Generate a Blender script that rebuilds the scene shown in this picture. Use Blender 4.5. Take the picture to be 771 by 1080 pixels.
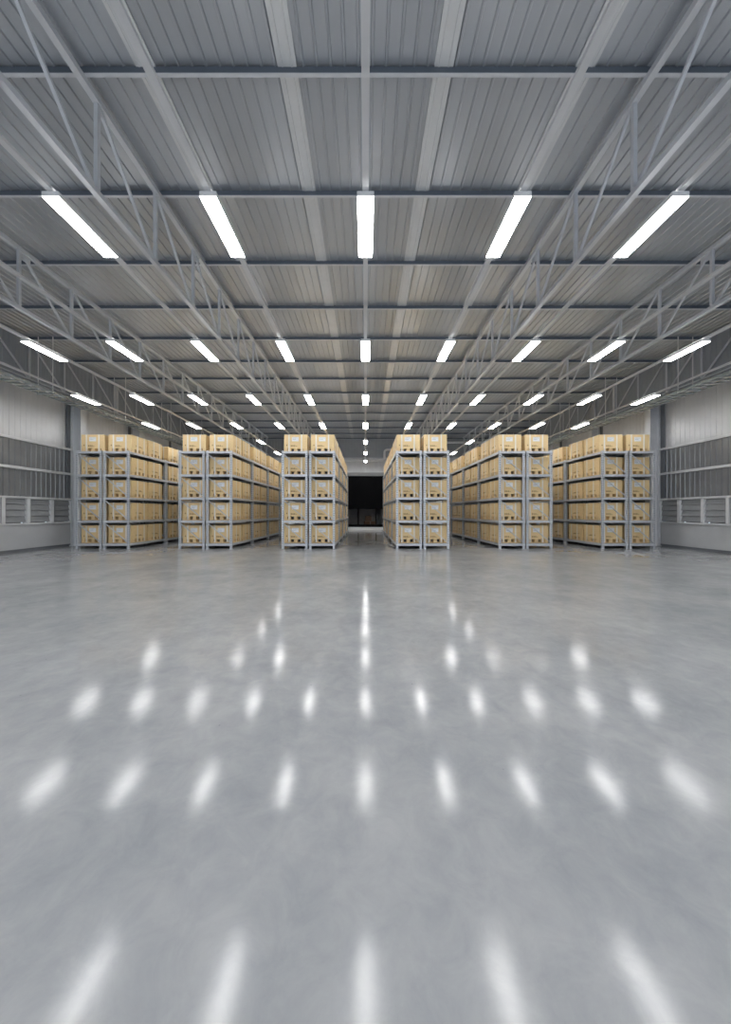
import bpy, bmesh, math, random
from mathutils import Vector, Matrix
random.seed(7)
S = bpy.context.scene
C = S.collection
for o in list(bpy.data.objects): bpy.data.objects.remove(o)

# ------------------------------------------------------------------ camera
EYE = 1.6
cam = bpy.data.cameras.new('camera'); co = bpy.data.objects.new('camera', cam); C.objects.link(co)
cam.sensor_fit = 'VERTICAL'; cam.sensor_height = 36; cam.sensor_width = 36
cam.lens = 36*340/1080; cam.clip_start = .05; cam.clip_end = 200
co.location = (0, 0, EYE); co.rotation_euler = (math.pi/2, 0, 0)
S.camera = co
# ------------------------------------------------------------------ world, exposure
w = bpy.data.worlds.new('world'); S.world = w; w.use_nodes = True
w.node_tree.nodes['Background'].inputs[0].default_value = (.80, .89, 1.0, 1)
w.node_tree.nodes['Background'].inputs[1].default_value = .9       # sky fill through the opening added behind the camera
S.view_settings.view_transform = 'Standard'; S.view_settings.look = 'None'
S.view_settings.gamma = 1; S.view_settings.use_curve_mapping = False
S.view_settings.exposure = 0.45
ROOF_FILL = 6.5                                   # radiance of the panel added on each light to brighten the roof
LAMP = 22.0                                     # radiance of the light panels

# ------------------------------------------------------------------ sizes of the hall
HX = 14.0; Y0 = -7.0; Y1 = 31.9                 # half width, rear end, far wall
PUR = 8.75; ROOF = PUR+.14                      # underside of purlins, roof sheet

# ------------------------------------------------------------------ materials
def mat(name, col, rough=.5, metal=0, spec=.5, noise=0, nscale=4, bump=0, bscale=30, coat=0, rvar=0, stretch=(1, 1, 1)):
    m = bpy.data.materials.new(name); m.use_nodes = True
    nt = m.node_tree; b = nt.nodes['Principled BSDF']
    b.inputs['Base Color'].default_value = (*col, 1); b.inputs['Roughness'].default_value = rough
    b.inputs['Metallic'].default_value = metal; b.inputs['Specular IOR Level'].default_value = spec
    b.inputs['Coat Weight'].default_value = coat; b.inputs['Coat Roughness'].default_value = .1
    tc = nt.nodes.new('ShaderNodeTexCoord'); mp = nt.nodes.new('ShaderNodeMapping'); mp.inputs['Scale'].default_value = stretch
    nt.links.new(tc.outputs['Object'], mp.inputs[0])
    if noise or rvar:
        n = nt.nodes.new('ShaderNodeTexNoise'); n.inputs['Scale'].default_value = nscale; n.inputs['Detail'].default_value = 6
        nt.links.new(mp.outputs[0], n.inputs['Vector'])
        if noise:
            r = nt.nodes.new('ShaderNodeValToRGB')
            r.color_ramp.elements[0].position = .3; r.color_ramp.elements[1].position = .7
            r.color_ramp.elements[0].color = (*[c*(1-noise) for c in col], 1)
            r.color_ramp.elements[1].color = (*[min(1, c*(1+noise)) for c in col], 1)
            nt.links.new(n.outputs[0], r.inputs[0]); nt.links.new(r.outputs[0], b.inputs['Base Color'])
        if rvar:
            q = nt.nodes.new('ShaderNodeMapRange'); q.inputs[3].default_value = rough-rvar; q.inputs[4].default_value = rough+rvar
            q.inputs[1].default_value = .3; q.inputs[2].default_value = .7
            nt.links.new(n.outputs[0], q.inputs[0]); nt.links.new(q.outputs[0], b.inputs['Roughness'])
    if bump:
        n2 = nt.nodes.new('ShaderNodeTexNoise'); n2.inputs['Scale'].default_value = bscale
        nt.links.new(mp.outputs[0], n2.inputs['Vector'])
        bp = nt.nodes.new('ShaderNodeBump'); bp.inputs['Strength'].default_value = bump; bp.inputs['Distance'].default_value = .01
        nt.links.new(n2.outputs[0], bp.inputs['Height']); nt.links.new(bp.outputs[0], b.inputs['Normal'])
    return m

def floor_material():
    m = bpy.data.materials.new('polished_concrete'); m.use_nodes = True
    nt = m.node_tree; b = nt.nodes['Principled BSDF']; N = nt.nodes.new; L = nt.links.new
    tc = N('ShaderNodeTexCoord')
    n1 = N('ShaderNodeTexNoise'); n1.inputs['Scale'].default_value = .9; n1.inputs['Detail'].default_value = 8; n1.inputs['Roughness'].default_value = .62
    n2 = N('ShaderNodeTexNoise'); n2.inputs['Scale'].default_value = 5; n2.inputs['Detail'].default_value = 8; n2.inputs['Roughness'].default_value = .7
    n2.inputs['Distortion'].default_value = .6
    for n in (n1, n2): L(tc.outputs['Object'], n.inputs['Vector'])
    mx = N('ShaderNodeMix'); mx.data_type = 'FLOAT'; mx.inputs[0].default_value = .4
    L(n1.outputs[0], mx.inputs[2]); L(n2.outputs[0], mx.inputs[3])
    r = N('ShaderNodeValToRGB'); e = r.color_ramp.elements
    e[0].position = .36; e[0].color = (.30, .315, .335, 1); e[1].position = .64; e[1].color = (.435, .442, .450, 1)
    L(mx.outputs[0], r.inputs[0])
    # small dark scuffs and specks
    v = N('ShaderNodeTexVoronoi'); v.inputs['Scale'].default_value = 3.1; L(tc.outputs['Object'], v.inputs['Vector'])
    sp = N('ShaderNodeMapRange'); sp.inputs[1].default_value = .012; sp.inputs[2].default_value = .03; sp.inputs[3].default_value = .55; sp.inputs[4].default_value = 0
    L(v.outputs['Distance'], sp.inputs[0])
    m2 = N('ShaderNodeMix'); m2.data_type = 'RGBA'; L(sp.outputs[0], m2.inputs[0]); L(r.outputs[0], m2.inputs[6]); m2.inputs[7].default_value = (.16, .17, .18, 1)
    L(m2.outputs[2], b.inputs['Base Color'])
    q = N('ShaderNodeMapRange'); q.inputs[1].default_value = .3; q.inputs[2].default_value = .7; q.inputs[3].default_value = FR-.02; q.inputs[4].default_value = FR+.02
    L(n1.outputs[0], q.inputs[0]); L(q.outputs[0], b.inputs['Roughness'])
    b.inputs['Specular IOR Level'].default_value = .33
    bp = N('ShaderNodeBump'); bp.inputs['Strength'].default_value = .012; bp.inputs['Distance'].default_value = .005
    L(n2.outputs[0], bp.inputs['Height']); L(bp.outputs[0], b.inputs['Normal'])
    return m
FR = .128
M = dict(
    floor=floor_material(),
    roof=mat('galvanised_roof_sheet', (.48, .505, .54), .34, .6, noise=.10, nscale=.6, stretch=(1, .3, 1), rvar=.05),
    strip=mat('pale_roof_strip', (.66, .67, .68), .5, .1, noise=.03),
    wall=mat('pale_wall_cladding', (.68, .685, .70), .38, .35, noise=.05, nscale=1.5),
    wallu=mat('grey_upper_cladding', (.36, .38, .41), .4, .35, noise=.05, nscale=1.5),
    walld=mat('dark_wall_cladding', (.32, .33, .345), .33, .45, noise=.1, nscale=1.5),
    rib=mat('pale_cladding_seam', (.50, .51, .53), .4, .2),
    back=mat('far_wall_cladding', (.70, .71, .73), .4, .3, noise=.05, nscale=1.5),
    base=mat('painted_concrete_wall', (.56, .57, .585), .55, 0, noise=.04, nscale=2, bump=.1),
    purlin=mat('blue_grey_purlin_paint', (.13, .155, .19), .4, .35, noise=.05),
    truss=mat('grey_truss_paint', (.62, .64, .675), .4, .2, noise=.05),
    column=mat('grey_column_paint', (.70, .715, .74), .42, .2, noise=.05),
    white=mat('white_paint', (.78, .79, .80), .4, 0, noise=.02),
    conduit=mat('pale_steel_conduit', (.72, .72, .73), .4, .1, noise=.03),
    housing=mat('lamp_housing_white', (.80, .80, .80), .35, 0, noise=.02),
    rack=mat('rack_grey_steel', (.62, .645, .69), .38, .25, noise=.05),
    hole=mat('punched_slot_dark', (.10, .11, .12), .7, 0, noise=.05),
    deck=mat('rack_deck_steel', (.30, .31, .33), .5, .4, noise=.05),
    carton=mat('tan_fibreboard', (.84, .635, .335), .62, 0, noise=.07, nscale=9, stretch=(1, 1, 6), bump=.1, bscale=60),
    wood=mat('tan_pallet_wood', (.82, .61, .33), .65, 0, noise=.10, nscale=14, stretch=(6, 1, 1)),
    ink=mat('faded_brown_ink', (.34, .20, .09), .7, 0, noise=.05),
    strap=mat('white_plastic_strap', (.85, .82, .76), .4, 0, noise=.02),
    label=mat('white_paper_label', (.82, .83, .86), .5, 0, noise=.02),
    louvre=mat('grey_louvre_blade', (.33, .34, .35), .65, 0, noise=.05),
    tray=mat('galvanised_cable_tray', (.62, .68, .68), .25, .5, noise=.05),
    pipe=mat('white_pipe', (.82, .83, .85), .3, 0, noise=.02),
    black=mat('black_gloss_door', (.002, .002, .003), .3, 0, spec=.05, noise=.1),
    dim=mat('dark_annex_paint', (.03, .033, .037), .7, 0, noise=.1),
    dimw=mat('dark_annex_cladding', (.5, .52, .55), .6, 0, noise=.1),
    crate=mat('brown_wood_crate', (.09, .045, .02), .6, 0, noise=.15, nscale=8),
    trim_shade=mat('dark_trim_and_shade', (.17, .18, .20), .6, 0, noise=.05),
)
lm = bpy.data.materials.new('lit_diffuser'); lm.use_nodes = True
_b = lm.node_tree.nodes['Principled BSDF']; _b.inputs['Base Color'].default_value = (.8, .8, .8, 1)
_b.inputs['Emission Color'].default_value = (1, .99, .975, 1); _b.inputs['Emission Strength'].default_value = LAMP
M['lit'] = lm
ul = lm.copy(); ul.name = 'roof_fill_emitter'; ul.node_tree.nodes['Principled BSDF'].inputs['Emission Strength'].default_value = ROOF_FILL
M['roof_fill'] = ul

# ------------------------------------------------------------------ mesh helpers
class MB:
    def __init__(s): s.v = []; s.f = []; s.mi = []; s.mats = []
    def m(s, name):
        if name not in s.mats: s.mats.append(name)
        return s.mats.index(name)
    def poly(s, pts, faces, mname):
        n = len(s.v); s.v += [tuple(p) for p in pts]; i = s.m(mname)
        for f in faces: s.f.append(tuple(n+k for k in f)); s.mi.append(i)
    def box(s, x0, x1, y0, y1, z0, z1, mname):
        x0, x1 = sorted((x0, x1)); y0, y1 = sorted((y0, y1)); z0, z1 = sorted((z0, z1))
        P = [(x, y, z) for z in (z0, z1) for y in (y0, y1) for x in (x0, x1)]
        s.poly(P, [(0, 2, 3, 1), (4, 5, 7, 6), (0, 1, 5, 4), (2, 6, 7, 3), (0, 4, 6, 2), (1, 3, 7, 5)], mname)
    def cbox(s, x0, x1, y0, y1, z0, z1, mname, c=.01):        # box with chamfered edges
        bm = bmesh.new(); bmesh.ops.create_cube(bm, size=1)
        for v in bm.verts: v.co = Vector(((x0+x1)/2+v.co.x*(x1-x0), (y0+y1)/2+v.co.y*(y1-y0), (z0+z1)/2+v.co.z*(z1-z0)))
        bmesh.ops.bevel(bm, geom=bm.edges[:], offset=c, segments=2, affect='EDGES', profile=.5)
        bm.verts.index_update()
        s.poly([v.co[:] for v in bm.verts], [[v.index for v in f.verts] for f in bm.faces], mname); bm.free()
    def bar(s, a, b, wx, wd, mname, side=Vector((1, 0, 0))):  # rectangular bar from a to b, wx wide along side
        a = Vector(a); b = Vector(b); d = (b-a).normalized(); u = side.normalized(); u = (u-d*u.dot(d)).normalized(); v = d.cross(u)
        P = []
        for p in (a, b):
            for (i, j) in ((-1, -1), (1, -1), (1, 1), (-1, 1)): P.append(p+u*wx/2*i+v*wd/2*j)
        s.poly(P, [(3, 2, 1, 0), (4, 5, 6, 7), (0, 1, 5, 4), (1, 2, 6, 5), (2, 3, 7, 6), (3, 0, 4, 7)], mname)
    def tube(s, pts, r, mname, seg=12):
        pts = [Vector(p) for p in pts]; P = []; F = []
        for i, p in enumerate(pts):
            d = ((pts[min(i+1, len(pts)-1)]-p).normalized()+(p-pts[max(i-1, 0)]).normalized()).normalized()
            u = Vector((0, 1, 0)) if abs(d.y) < .9 else Vector((1, 0, 0)); u = (u-d*u.dot(d)).normalized(); v = d.cross(u)
            for k in range(seg):
                t = 2*math.pi*k/seg; P.append(p+(u*math.cos(t)+v*math.sin(t))*r)
        for i in range(len(pts)-1):
            for k in range(seg):
                a = i*seg+k; b = i*seg+(k+1) % seg; F.append((a, b, b+seg, a+seg))
        F.append(tuple(range(seg))[::-1]); F.append(tuple((len(pts)-1)*seg+k for k in range(seg)))
        s.poly(P, F, mname)
    def corr(s, prof, ends, place, mname, back):              # profile (t, h) list extruded between two ends; place(t, h, e) -> point
        n = len(prof); P = [place(t, h, ends[0]) for t, h in prof]+[place(t, h, ends[1]) for t, h in prof]
        F = [(i, i+1, n+i+1, n+i) for i in range(n-1)]
        t0, t1 = prof[0][0], prof[-1][0]; q = len(P)
        P += [place(t0, back, ends[0]), place(t1, back, ends[0]), place(t0, back, ends[1]), place(t1, back, ends[1])]
        F += [(q, q+1, q+3, q+2), (0, n, q+2, q), (n-1, 2*n-1, q+3, q+1), tuple([q]+list(range(n))+[q+1]), tuple([q+2]+list(range(n, 2*n))+[q+3])]
        s.poly(P, F, mname)
    def mesh(s, name):
        me = bpy.data.meshes.new(name); me.from_pydata(s.v, [], s.f); me.update()
        for k in s.mats: me.materials.append(M[k])
        me.polygons.foreach_set('material_index', s.mi)
        bm = bmesh.new(); bm.from_mesh(me); bmesh.ops.recalc_face_normals(bm, faces=bm.faces[:]); bm.to_mesh(me); bm.free()
        return me
    def build(s, name, parent=None):
        o = bpy.data.objects.new(name, s.mesh(name)); C.objects.link(o)
        if parent: o.parent = parent
        return o
def tag(o, label=None, cat=None, group=None, kind=None):
    if label: o['label'] = label
    if cat: o['category'] = cat
    if group: o['group'] = group
    if kind: o['kind'] = kind
    return o
def struct(o): o['kind'] = 'structure'; return o
def empty(name, loc):
    o = bpy.data.objects.new(name, None); o.empty_display_size = .1; C.objects.link(o); o.location = loc; return o
def copy_tree(root, kids):
    r = root.copy(); C.objects.link(r)
    for k in kids:
        c = k.copy(); C.objects.link(c); c.parent = r
    return r
ORD = ['first', 'second', 'third', 'fourth', 'fifth', 'sixth', 'seventh', 'eighth', 'ninth', 'tenth', 'eleventh', 'twelfth', 'thirteenth', 'fourteenth', 'fifteenth', 'sixteenth', 'seventeenth', 'eighteenth']

# ------------------------------------------------------------------ the room
b = MB(); b.box(-HX-.3, HX+.3, Y0-.3, Y1+6, -.2, 0, 'floor'); struct(b.build('floor'))

# ceiling: trapezoid ribbed sheet running along the hall
def ribbed(t0, t1, pitch, h, wid, shoulder=.016):
    p = [(t0, 0)]; n = int(round((t1-t0)/pitch)); pitch = (t1-t0)/n
    for i in range(n):
        c = t0+(i+.5)*pitch
        p += [(c-wid/2-shoulder, 0), (c-wid/2, h), (c+wid/2, h), (c+wid/2+shoulder, 0)]
    return p+[(t1, 0)]
b = MB()
b.corr(ribbed(-HX, HX, .225, -.03, .026, .014), (Y0-.3, Y1), lambda t, h, e: (t, e, ROOF+h), 'roof', .12)
struct(b.build('ceiling'))
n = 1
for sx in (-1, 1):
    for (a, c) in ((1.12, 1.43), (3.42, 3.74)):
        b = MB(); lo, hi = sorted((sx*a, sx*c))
        b.corr(ribbed(lo, hi, .126, -.008, .012, .006), (Y0, Y1), lambda t, h, e: (t, e, ROOF-.034+h), 'strip', .02)  # paler, finely ribbed strips under the roof sheet
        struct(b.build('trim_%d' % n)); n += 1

# side walls
COLY = [15.4+3.95*i for i in range(-5, 5)]
for side, sx in (('left', -1), ('right', 1)):
    b = MB()
    b.box(sx*HX, sx*(HX+.3), Y0, Y1, 0, 1.06, 'base')
    W0, W1 = 11.43, 15.33
    pl = lambda t, h, e: (sx*(HX+h), t, e)
    # concrete / cladding around the window band
    b.box(sx*(HX+.02), sx*(HX+.3), Y0, W0, 1.06, 2.2, 'wall'); b.box(sx*(HX+.02), sx*(HX+.3), W1, Y1, 1.06, 2.2, 'walld')
    b.corr(ribbed(Y0, Y1, .21, -.03, .03), (2.2, 4.54), pl, 'walld', .3)
    b.corr(ribbed(Y0, Y1, .21, -.01, .010, .008), (4.54, 6.75), pl, 'wall', .3)
    b.corr(ribbed(Y0, Y1, .21, -.02, .03), (6.75, ROOF), pl, 'wallu', .3)
    wl = struct(b.build('wall_'+side))
    # girts
    for z, lab in ((4.54, 'upper'), (3.38, 'lower')):
        b = MB(); b.box(sx*(HX-.09), sx*(HX-.02), Y0, W1-.02, z-.045, z-.025, 'white')
        b.box(sx*(HX-.10), sx*(HX-.09), Y0, W1-.02, z-.045, z+.055, 'white')
        struct(b.build('trim_%d' % n)); n += 1
    b = MB(); b.box(sx*(HX-.08), sx*(HX+.02), Y0, W1, 2.17, 2.23, 'white'); struct(b.build('trim_%d' % n)); n += 1
    b = MB(); b.cbox(min(sx*(HX-.05), sx*(HX+.1)), max(sx*(HX-.05), sx*(HX+.1)), Y0, W1, 1.06, 1.11, 'base', .01); struct(b.build('trim_%d' % n)); n += 1
    b = MB(); b.box(sx*(HX-.025), sx*HX, Y0, Y1, 0, .10, 'trim_shade'); struct(b.build('baseboard_'+side))

# louvred windows
wn = 1
for sx in (-1, 1):
    for i, (a, c) in enumerate(((11.43, 12.43), (12.43, 13.37), (13.37, 14.38), (14.38, 15.33))):
        b = MB(); X = lambda d: sx*(HX+d)
        m_ = .055
        b.box(X(-.05), X(.10), a+.001, a+m_, 1.11, 2.17, 'white'); b.box(X(-.05), X(.10), c-m_, c-.001, 1.11, 2.17, 'white')
        b.box(X(-.02), X(.10), a+m_, c-m_, 1.11, 1.145, 'white'); b.box(X(-.02), X(.10), a+m_, c-m_, 2.14, 2.17, 'white')
        fr = struct(b.build('window_%d' % wn)); wn += 1
        g = MB(); g.box(X(.24), X(.28), a+m_, c-m_, 1.1, 2.19, 'louvre'); g.build('window_backing', fr)
        for k in range(4):
            z = 1.19+k*.245
            g = MB(); g.poly([(X(.02), a+m_, z), (X(.02), c-m_, z), (X(.08), c-m_, z+.235), (X(.08), a+m_, z+.235),
                              (X(.035), a+m_, z-.008), (X(.035), c-m_, z-.008), (X(.095), c-m_, z+.230), (X(.095), a+m_, z+.230)],
                             [(0, 1, 2, 3), (7, 6, 5, 4), (0, 4, 5, 1), (1, 5, 6, 2), (2, 6, 7, 3), (3, 7, 4, 0)], 'louvre')
            g.build('louvre_blade', fr)

# columns against the side walls
for sx in (-1, 1):
    for i, y in enumerate(COLY):
        if y < 11: continue
        k = int(round((y-15.4)/3.95)); b = MB()
        b.box(sx*(HX-.52), sx*(HX-.495), y-.14, y+.14, 0, 6.72, 'column')
        b.box(sx*(HX-.495), sx*(HX-.06), y-.01, y+.01, 0, 6.72, 'column')
        b.box(sx*(HX-.06), sx*(HX-.035), y-.14, y+.14, 0, 6.72, 'column')
        b.box(sx*(HX-.54), sx*(HX-.02), y-.2, y+.2, 0, .03, 'column')
        w_ = 'left' if sx < 0 else 'right'
        o = b.build('wall_column')
        tag(o, 'grey steel wall column against the %s wall, %s from the front' % (w_, ['nearest', 'second', 'third', 'fourth', 'fifth'][k]), 'column', 'steel columns along the walls')
        b = MB(); b.box(sx*(HX-.09), sx*(HX-.03), y-.37, y-.29, 2.25, 6.72, 'trim_shade'); b.box(sx*(HX-.05), sx*(HX-.03), y-.24, y-.16, 2.25, 6.72, 'trim_shade')  # dark trim strips; shade beside the column is put into their colour
        struct(b.build('trim_%d' % n)); n += 1

# far wall with the big dark doorway
DW = 2.7; DH = 5.17
b = MB()
pf = lambda t, h, e: (t, Y1+h, e)
b.corr(ribbed(-HX, -DW, .3, -.03, .03), (0, 6.95), pf, 'back', .3)
b.corr(ribbed(DW, HX, .3, -.03, .03), (0, 6.95), pf, 'back', .3)
b.corr(ribbed(-DW, DW, .3, -.03, .03), (DH, 6.95), pf, 'back', .3)
b.corr(ribbed(-HX, HX, .3, -.03, .03), (6.95, ROOF), pf, 'wallu', .3)
struct(b.build('wall_far'))
b = MB(); b.box(-DW-.3, DW+.3, Y1-.09, Y1-.02, DH, DH+.32, 'louvre'); struct(b.build('trim_%d' % n)); n += 1
b = MB(); b.box(-HX, HX, Y1-.05, Y1-.02, 6.9, 6.98, 'truss'); struct(b.build('trim_%d' % n)); n += 1
for sx in (-1, 1):
    b = MB(); b.box(sx*DW, sx*(DW+.3), Y1-.09, Y1-.02, 0, DH, 'truss'); struct(b.build('trim_%d' % n)); n += 1
b = MB(); b.box(-DW, DW, Y1+.10, Y1+.16, 1.98, DH, 'black'); d = struct(b.build('door_1'))
g = MB(); g.box(-DW, DW, Y1+.06, Y1+.20, 1.9, 1.98, 'black'); g.build('door_rail', d)
for x in (-2.6, -.72, 1.05, 2.6):
    g = MB(); g.box(x-.07, x+.07, Y1+.08, Y1+.18, 0, 1.9, 'black'); g.build('door_post', d)
b = MB()                                            # dark annex behind
b.corr(ribbed(-DW-1, DW+1, .2, -.02, .03), (0, 3), lambda t, h, e: (t, Y1+4+h, e), 'dimw', .1); struct(b.build('wall_annex'))
b = MB(); b.box(-DW-1.1, -DW-1, Y1+.3, Y1+4.1, 0, 3, 'dim'); b.box(DW+1, DW+1.1, Y1+.3, Y1+4.1, 0, 3, 'dim'); struct(b.build('wall_annex_side'))
b = MB(); b.box(-DW-1.1, DW+1.1, Y1+.3, Y1+4.1, 3, 3.1, 'dim'); struct(b.build('ceiling_annex'))
b = MB(); b.box(-DW, DW, 26.2, Y1+.3, .001, .12, 'base'); b.box(-DW, DW, Y1+.3, Y1+4, .001, .12, 'dim'); struct(b.build('trim_%d' % n)); n += 1
b = MB(); b.box(-DW, DW, Y1+.03, Y1+.07, .12, .38, 'black'); g = b.build('kick_plate', d)
for (x, z, lab) in ((.15, .121, 'brown wooden crate low on the left of the dark doorway floor'), (.82, .121, 'brown wooden crate low on the right of the dark doorway floor'), (.3, .671, 'brown wooden crate stacked on the other two in the dark doorway')):
    r = empty('wooden_crate', (x, Y1+1.2, z))
    q = MB(); q.box(-.3, .3, -.3, .3, 0, .52, 'crate'); q.build('crate_body', r)
    for zz in (.02, .2, .38):
        q = MB(); q.box(-.32, .32, -.325, -.301, zz, zz+.13, 'crate'); q.build('slat', r)
    tag(r, lab, 'crate', 'wooden crates in the dark doorway')
# wall behind the camera
b = MB(); rb = lambda t, h, e: (t, Y0-h, e)          # unseen opening added in its middle to let the sky fill in
b.corr(ribbed(-HX, -12, .3, -.03, .03), (0, ROOF), rb, 'wall', -.3); b.corr(ribbed(12, HX, .3, -.03, .03), (0, ROOF), rb, 'wall', -.3)
b.corr(ribbed(-12, 12, .3, -.03, .03), (7.2, ROOF), rb, 'wall', -.3)
struct(b.build('wall_rear'))

# ------------------------------------------------------------------ roof purlins
ST = 2.03; PY0 = 5.255
m_ = MB()
m_.box(-HX+.01, HX-.01, 0, .05, 0, .012, 'truss'); m_.box(-HX+.01, HX-.01, 0, .012, .012, .106, 'purlin'); m_.box(-HX+.01, HX-.01, 0, .05, .106, .118, 'purlin')
pm = m_.mesh('roof_purlin')
for k in range(-5, 14):
    y = PY0+ST*k
    if y > Y1-.1 or y < Y0: continue
    o = bpy.data.objects.new('roof_purlin', pm); C.objects.link(o); o.location = (0, y, PUR)
    lab = 'blue-grey steel purlin crossing under the roof, %s from the top edge of the view' % ORD[k] if k >= 0 else 'blue-grey steel purlin crossing the roof behind the viewer'
    tag(o, lab, 'roof beam', 'roof purlins')

# ------------------------------------------------------------------ trusses along the hall
TY = [5.57+1.5535*k for k in range(-7, 17)]
ZT = PUR-.055; ZB = EYE+5.5
def truss(x, label, wall=False):
    r = empty('roof_truss', (x, TY[0], ZB)); L_ = TY[-1]-TY[0]; H = ZT-ZB
    q = MB(); q.box(-.055, .055, -.5, L_+.4, H-.05, H+.05, 'truss'); q.build('top_chord', r)
    q = MB(); q.box(-.05, .05, -.5, L_+.4, -.045, .045, 'truss') if not wall else q.box(-.03, .03, -.5, L_+.4, -.02, .02, 'truss'); q.build('bottom_chord', r)
    for i, y in enumerate(TY):
        y -= TY[0]; w_ = .065 if not wall else .05
        if wall and i == 15: w_ = .12
        q = MB(); q.box(-w_/2, w_/2, y-w_/2, y+w_/2, .04, H-.05, 'truss'); q.build('web_post', r)
        if i < len(TY)-1:
            q = MB(); q.bar((0, y+.05, H-.05), (0, y+1.5535-.06, .03), .05, .05, 'truss'); q.build('web_diagonal', r)
        if i % 4 == 1 and not wall:
            q = MB(); q.box(-.006, .006, y-.02, y+.3, H-.25, H-.05, 'truss'); q.build('gusset_plate', r)
    tag(r, label, 'truss', 'steel trusses running along the hall')
truss(-4.64, 'grey steel roof truss running lengthwise, left of the centre light rows')
truss(4.64, 'grey steel roof truss running lengthwise, right of the centre light rows')
truss(-9.33, 'grey steel roof truss between centre and the left wall, outer left one')
truss(9.33, 'grey steel roof truss between centre and the right wall, outer right one')
truss(-13.9, 'slim grey steel truss running along the top of the left wall', True)
truss(13.9, 'slim grey steel truss running along the top of the right wall', True)

# ------------------------------------------------------------------ light rows
LZ = EYE+4.57; LX = 2.285; LY0 = 4.665; LST = 3.983; LL = 1.13
def rowname(k):
    if k == 0: return 'centre row'
    return '%s row %s of centre' % (ORD[abs(k)-1], 'left' if k < 0 else 'right')
for k in range(-5, 6):
    x = k*LX
    q = MB(); q.box(-.044, .044, Y0, Y1-.03, LZ+.081, LZ+.13, 'conduit'); o = q.build('cable_conduit'); o.location = (x, 0, 0)
    tag(o, 'straight pale steel conduit carrying the ceiling lights, %s' % rowname(k), 'conduit', 'conduits carrying the light rows')
src = None
for k in range(-5, 6):
    for j in range(-2, 7):
        loc = (k*LX, LY0+LST*j, LZ)
        if src is None:
            r = empty('ceiling_light', loc)
            q = MB(); q.cbox(-.125, .125, 0, LL, .006, .08, 'housing', .008); h_ = q.build('lamp_housing', r)
            q = MB(); q.box(-.118, .118, .008, LL-.008, 0, .006, 'lit'); d_ = q.build('diffuser', r)
            q = MB(); q.box(-.05, .05, .25, .29, .078, .135, 'housing'); q.box(-.05, .05, LL-.29, LL-.25, .078, .135, 'housing'); e_ = q.build('mounting_clip', r)
            q = MB(); q.box(-.10, .10, .03, LL-.03, .08, .083, 'roof_fill'); u_ = q.build('roof_fill_panel', r)  # added upward glow that brightens the roof
            src = (r, (h_, d_, e_, u_))
        else: r = copy_tree(*src); r.location = loc
        if j >= 0: lab = 'lit long white ceiling light, %s, %s' % (rowname(k), 'nearest' if j == 0 else 'last before the far wall' if j == 6 else ORD[j]+' from front')
        else: lab = 'lit long white ceiling light, %s, %s behind the viewer' % (rowname(k), 'just' if j == -1 else 'far')
        tag(r, lab, 'ceiling light', 'long ceiling lights')

# ------------------------------------------------------------------ cable trays with hangers
for sx, nm in ((-1, 'left'), (1, 'right')):
    r = empty('cable_tray', (sx*13.1, 0, EYE+4.85))
    for dx, pn in ((-.3, 'side_rail'), (.3, 'side_rail')):
        q = MB(); q.box(dx-.012, dx+.012, Y0, Y1-.04, 0, .09, 'tray'); q.box(dx-.03, dx+.03, Y0, Y1-.04, .085, .095, 'tray'); q.build(pn, r)
    yy = 4.0; q = MB()
    while yy < Y1-.2: q.box(-.29, .29, yy-.07, yy+.07, .0, .02, 'tray'); yy += .33
    q.build('rungs', r)
    q = MB(); q.tube([(0.1, Y0, .06), (0.1, Y1-.04, .06)], .03, 'conduit', 8); q.build('cable', r)
    for i in range(6):
        y = 9.2+4*i
        for dx in (-.3, .3):
            q = MB(); q.tube([(dx, y, 0), (dx, y, PUR-EYE-4.85+.03)], .018, 'conduit', 6); q.build('hanger_rod', r)
        q = MB(); q.box(-.34, .34, y-.025, y+.025, -.04, 0, 'tray'); q.build('hanger_bracket', r)
    tag(r, 'galvanised ladder cable tray hung high beside the %s wall' % nm, 'cable tray')

# ------------------------------------------------------------------ white pipe on the far wall
def arc(c, r, a0, a1, y, n=6): return [(c[0]+r*math.cos(math.radians(a0+(a1-a0)*i/n)), y, c[1]+r*math.sin(math.radians(a0+(a1-a0)*i/n))) for i in range(n+1)]
yp = Y1-.35
pts = [(-5.6, yp, 6.66)]+arc((1.55, 6.96), .3, -90, 0, yp)+arc((2.15, 7.4), .3, 180, 90, yp)+[(3, yp, 7.7)]+arc((7.5, 8.0), .3, -90, 0, yp, 5)[0:6]+arc((8.1, 8.1), .3, 180, 90, yp)+[(13.4, yp, 8.4)]
r = empty('service_pipe', (0, 0, 0))
q = MB(); q.tube(pts, .11, 'pipe', 12); q.build('pipe_run', r)
for x, z in ((-5, 6.66), (-2, 6.66), (.8, 6.66), (4, 7.7), (6.8, 7.7), (10, 8.4)):
    q = MB(); q.box(x-.03, x+.03, yp+.05, Y1-.045, z-.05, z+.05, 'truss'); q.build('pipe_bracket', r)
tag(r, 'white service pipe with stepped bends along the far wall above the doorway', 'pipe')

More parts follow.
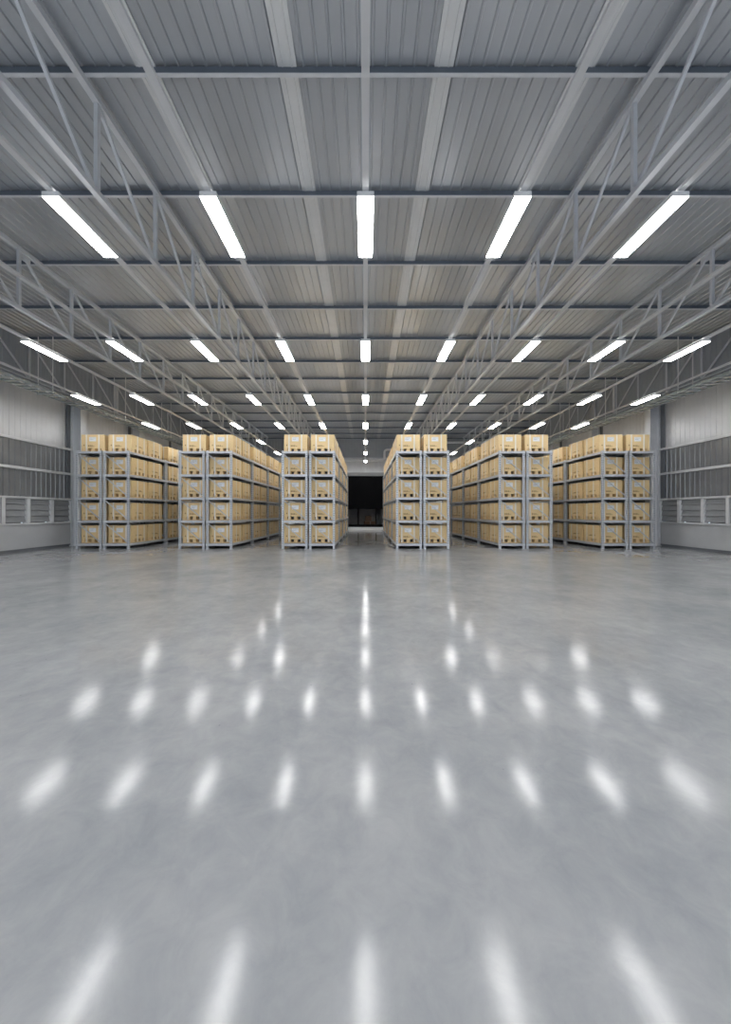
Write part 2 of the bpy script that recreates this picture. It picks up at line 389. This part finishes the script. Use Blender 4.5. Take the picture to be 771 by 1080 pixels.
# ------------------------------------------------------------------ pallet racks
RY = 13.95; BAY = 2.65; NB = 4; RW = 1.12
LEV = [.23, 1.23, 2.23, 3.23, 4.23]
XC = [2.48, 6.94, 11.40]
rows = []
for x in (-XC[2], -XC[1], -XC[0], XC[0], XC[1], XC[2]): rows += [x-.595, x+.595]
def rackname(i):
    n_ = ['leftmost', 'second', 'third', 'fourth', 'fifth', 'sixth']
    if i < 6: return 'leftmost rack row' if i == 0 else n_[i]+' rack row from left'
    i = 11-i
    return 'rightmost rack row' if i == 0 else n_[i]+' rack row from right'
BN = ['front', 'second', 'third', 'rearmost']
r0 = empty('pallet_rack', (0, 0, 0)); kids = []
PW = .095; hw = RW/2
for sx in (-1, 1):
    for sy in (0, 1):
        q = MB(); y = .012 if sy == 0 else BAY-.012-.07
        xa, xb = sorted((sx*hw, sx*(hw-PW)))
        q.box(xa, xb, y, y+.07, .012, LEV[4]+.03, 'rack'); q.box(xa-.01, xb+.01, y-.01, y+.08, 0, .012, 'rack')
        for i in range(41):
            z = .12+i*.1; xm = (xa+xb)/2
            q.box(xm-.014, xm+.014, y-.0015, y, z, z+.045, 'hole')
            xs = sx*hw; q.box(xs-.0015, xs+.0015, y+.025, y+.047, z, z+.045, 'hole')
        kids.append(q.build('upright_post', r0))
for z in LEV:
    q = MB()
    q.box(-hw+.0, hw-.0, -.004, .012, z-.095, z, 'rack'); q.box(-hw, hw, BAY-.012, BAY-.001, z-.095, z, 'rack')
    for sx in (-1, 1):
        xa, xb = sorted((sx*(hw+.004), sx*(hw-.04))); q.box(xa, xb, .012, BAY-.012, z-.095, z, 'rack')
    q.box(-hw+.04, hw-.04, .012, BAY-.012, z-.02, z-.004, 'deck')
    for t in (.25, .5, .75): q.box(-hw+.04, hw-.04, BAY*t-.03, BAY*t+.03, z-.06, z-.02, 'deck')
    kids.append(q.build('shelf', r0))
for y in (.035, BAY-.035):
    for i in range(4):
        q = MB(); q.bar((-hw+.07, y, LEV[i+1]-.12), (hw-.07, y, LEV[i]+.05), .035, .03, 'rack', Vector((0, 1, 0)))
        kids.append(q.build('diagonal_brace', r0))
first = True
for i, x in enumerate(rows):
    for bnum in range(NB):
        o = r0 if first else copy_tree(r0, kids); first = False
        o.location = (x, RY+BAY*bnum, 0)
        tag(o, 'grey steel pallet rack, %s bay of the %s' % (BN[bnum], rackname(i)), 'rack', 'pallet racks')

# ------------------------------------------------------------------ strapped boxes on the racks
W = 1.02; D = 1.0; PH = .17; BH = .775
fx = lambda t: -W/2+t*W
r0b = empty('strapped_box', (0, 0, 0)); kb = []
q = MB(); q.cbox(-W/2, W/2, 0, D, PH, BH, 'carton', .008)
def mark(x0, x1, z0, z1): q.box(fx(x0), fx(x1), -.0015, .004, BH*z0, BH*z1, 'ink')
for (x0, x1, z0, z1) in ((.29, .34, .33, .40), (.36, .41, .33, .40), (.43, .48, .33, .40), (.10, .14, .36, .43), (.50, .56, .35, .365), (.50, .54, .32, .335)): mark(x0, x1, z0, z1)
for sx in (-1, 1):                                   # the same marks on the aisle faces
    for (a, c, z0, z1) in ((.46, .52, .38, .44), (.54, .60, .38, .44), (.62, .70, .40, .415), (.62, .68, .36, .375), (.26, .31, .40, .45)):
        xs = sx*W/2; q.box(xs-.0015, xs+.0015, D*a, D*c, BH*z0, BH*z1, 'ink')
kb.append(q.build('carton', r0b))
q = MB(); g_ = [(0, .15), (.19, .29), (.43, .57), (.71, .81), (.85, 1)]
def wedge(x0, x1, y0, y1, z0, z1, s):                # block whose foot is wider than its head
    q.poly([(x0-s, y0, z0), (x1+s, y0, z0), (x1+s, y1, z0), (x0-s, y1, z0), (x0, y0, z1), (x1, y0, z1), (x1, y1, z1), (x0, y1, z1)],
           [(0, 1, 2, 3), (7, 6, 5, 4), (0, 4, 5, 1), (1, 5, 6, 2), (2, 6, 7, 3), (3, 7, 4, 0)], 'wood')
for i, (a, c) in enumerate(g_):
    s = .0 if i in (0, 4) else .012
    for (d0, d1) in ((0, .2), (.30, .42), (.56, .70), (.80, 1)):
        wedge(fx(a)+.002, fx(c)-.002, D*d0+.003, D*d1-.003, .035, PH, s)
q.box(-W/2, W/2, 0, D, .003, .035, 'wood')
q.box(-W/2+.14, W/2-.14, .22, .25, .035, PH, 'hole')
q.box(-W/2+.10, -W/2+.13, .2, D-.2, .035, PH, 'hole'); q.box(W/2-.13, W/2-.10, .2, D-.2, .035, PH, 'hole')
kb.append(q.build('pallet_base', r0b))
for t in (.215, .755):                               # bands over top and down the front and back
    q = MB(); a, c = fx(t)-.028, fx(t)+.028
    q.box(a, c, -.004, 0, .035, BH+.004, 'strap'); q.box(a, c, D, D+.004, .035, BH+.004, 'strap'); q.box(a, c, 0, D, BH, BH+.004, 'strap')
    kb.append(q.build('strap', r0b))
for t in (.37, .80):                                 # bands round the aisle sides
    q = MB(); a, c = D*t-.028, D*t+.028
    q.box(-W/2-.004, -W/2, a, c, .035, BH+.009, 'strap'); q.box(W/2, W/2+.004, a, c, .035, BH+.009, 'strap'); q.box(-W/2, W/2, a, c, BH+.004, BH+.009, 'strap')
    kb.append(q.build('strap', r0b))
q = MB(); q.box(fx(.34), fx(.63), -.003, 0, BH*.62, BH*.86, 'label'); q.box(fx(.37), fx(.60), -.0035, -.003, BH*.80, BH*.81, 'hole'); q.box(fx(.37), fx(.52), -.0035, -.003, BH*.72, BH*.73, 'hole')
kb.append(q.build('shipping_label', r0b))
LV = ['bottom shelf', 'second shelf', 'third shelf', 'fourth shelf', 'top shelf']
first = True
for i, x in enumerate(rows):
    inner = i in (1, 3, 5, 6, 8, 10)
    for bnum in range(NB):
        for s in range(2):
            for l, z in enumerate(LEV):
                pos = bnum*2+s
                if not inner and pos > 1 and l < 4: continue      # shut in behind the next row
                o = r0b if first else copy_tree(r0b, kb); first = False
                o.location = (x, RY+BAY*bnum+.24+1.12*s, z)
                tag(o, 'strapped tan box on %s, %s from front, %s' % (LV[l], ORD[pos], rackname(i)), 'box', 'strapped boxes on the pallet racks')
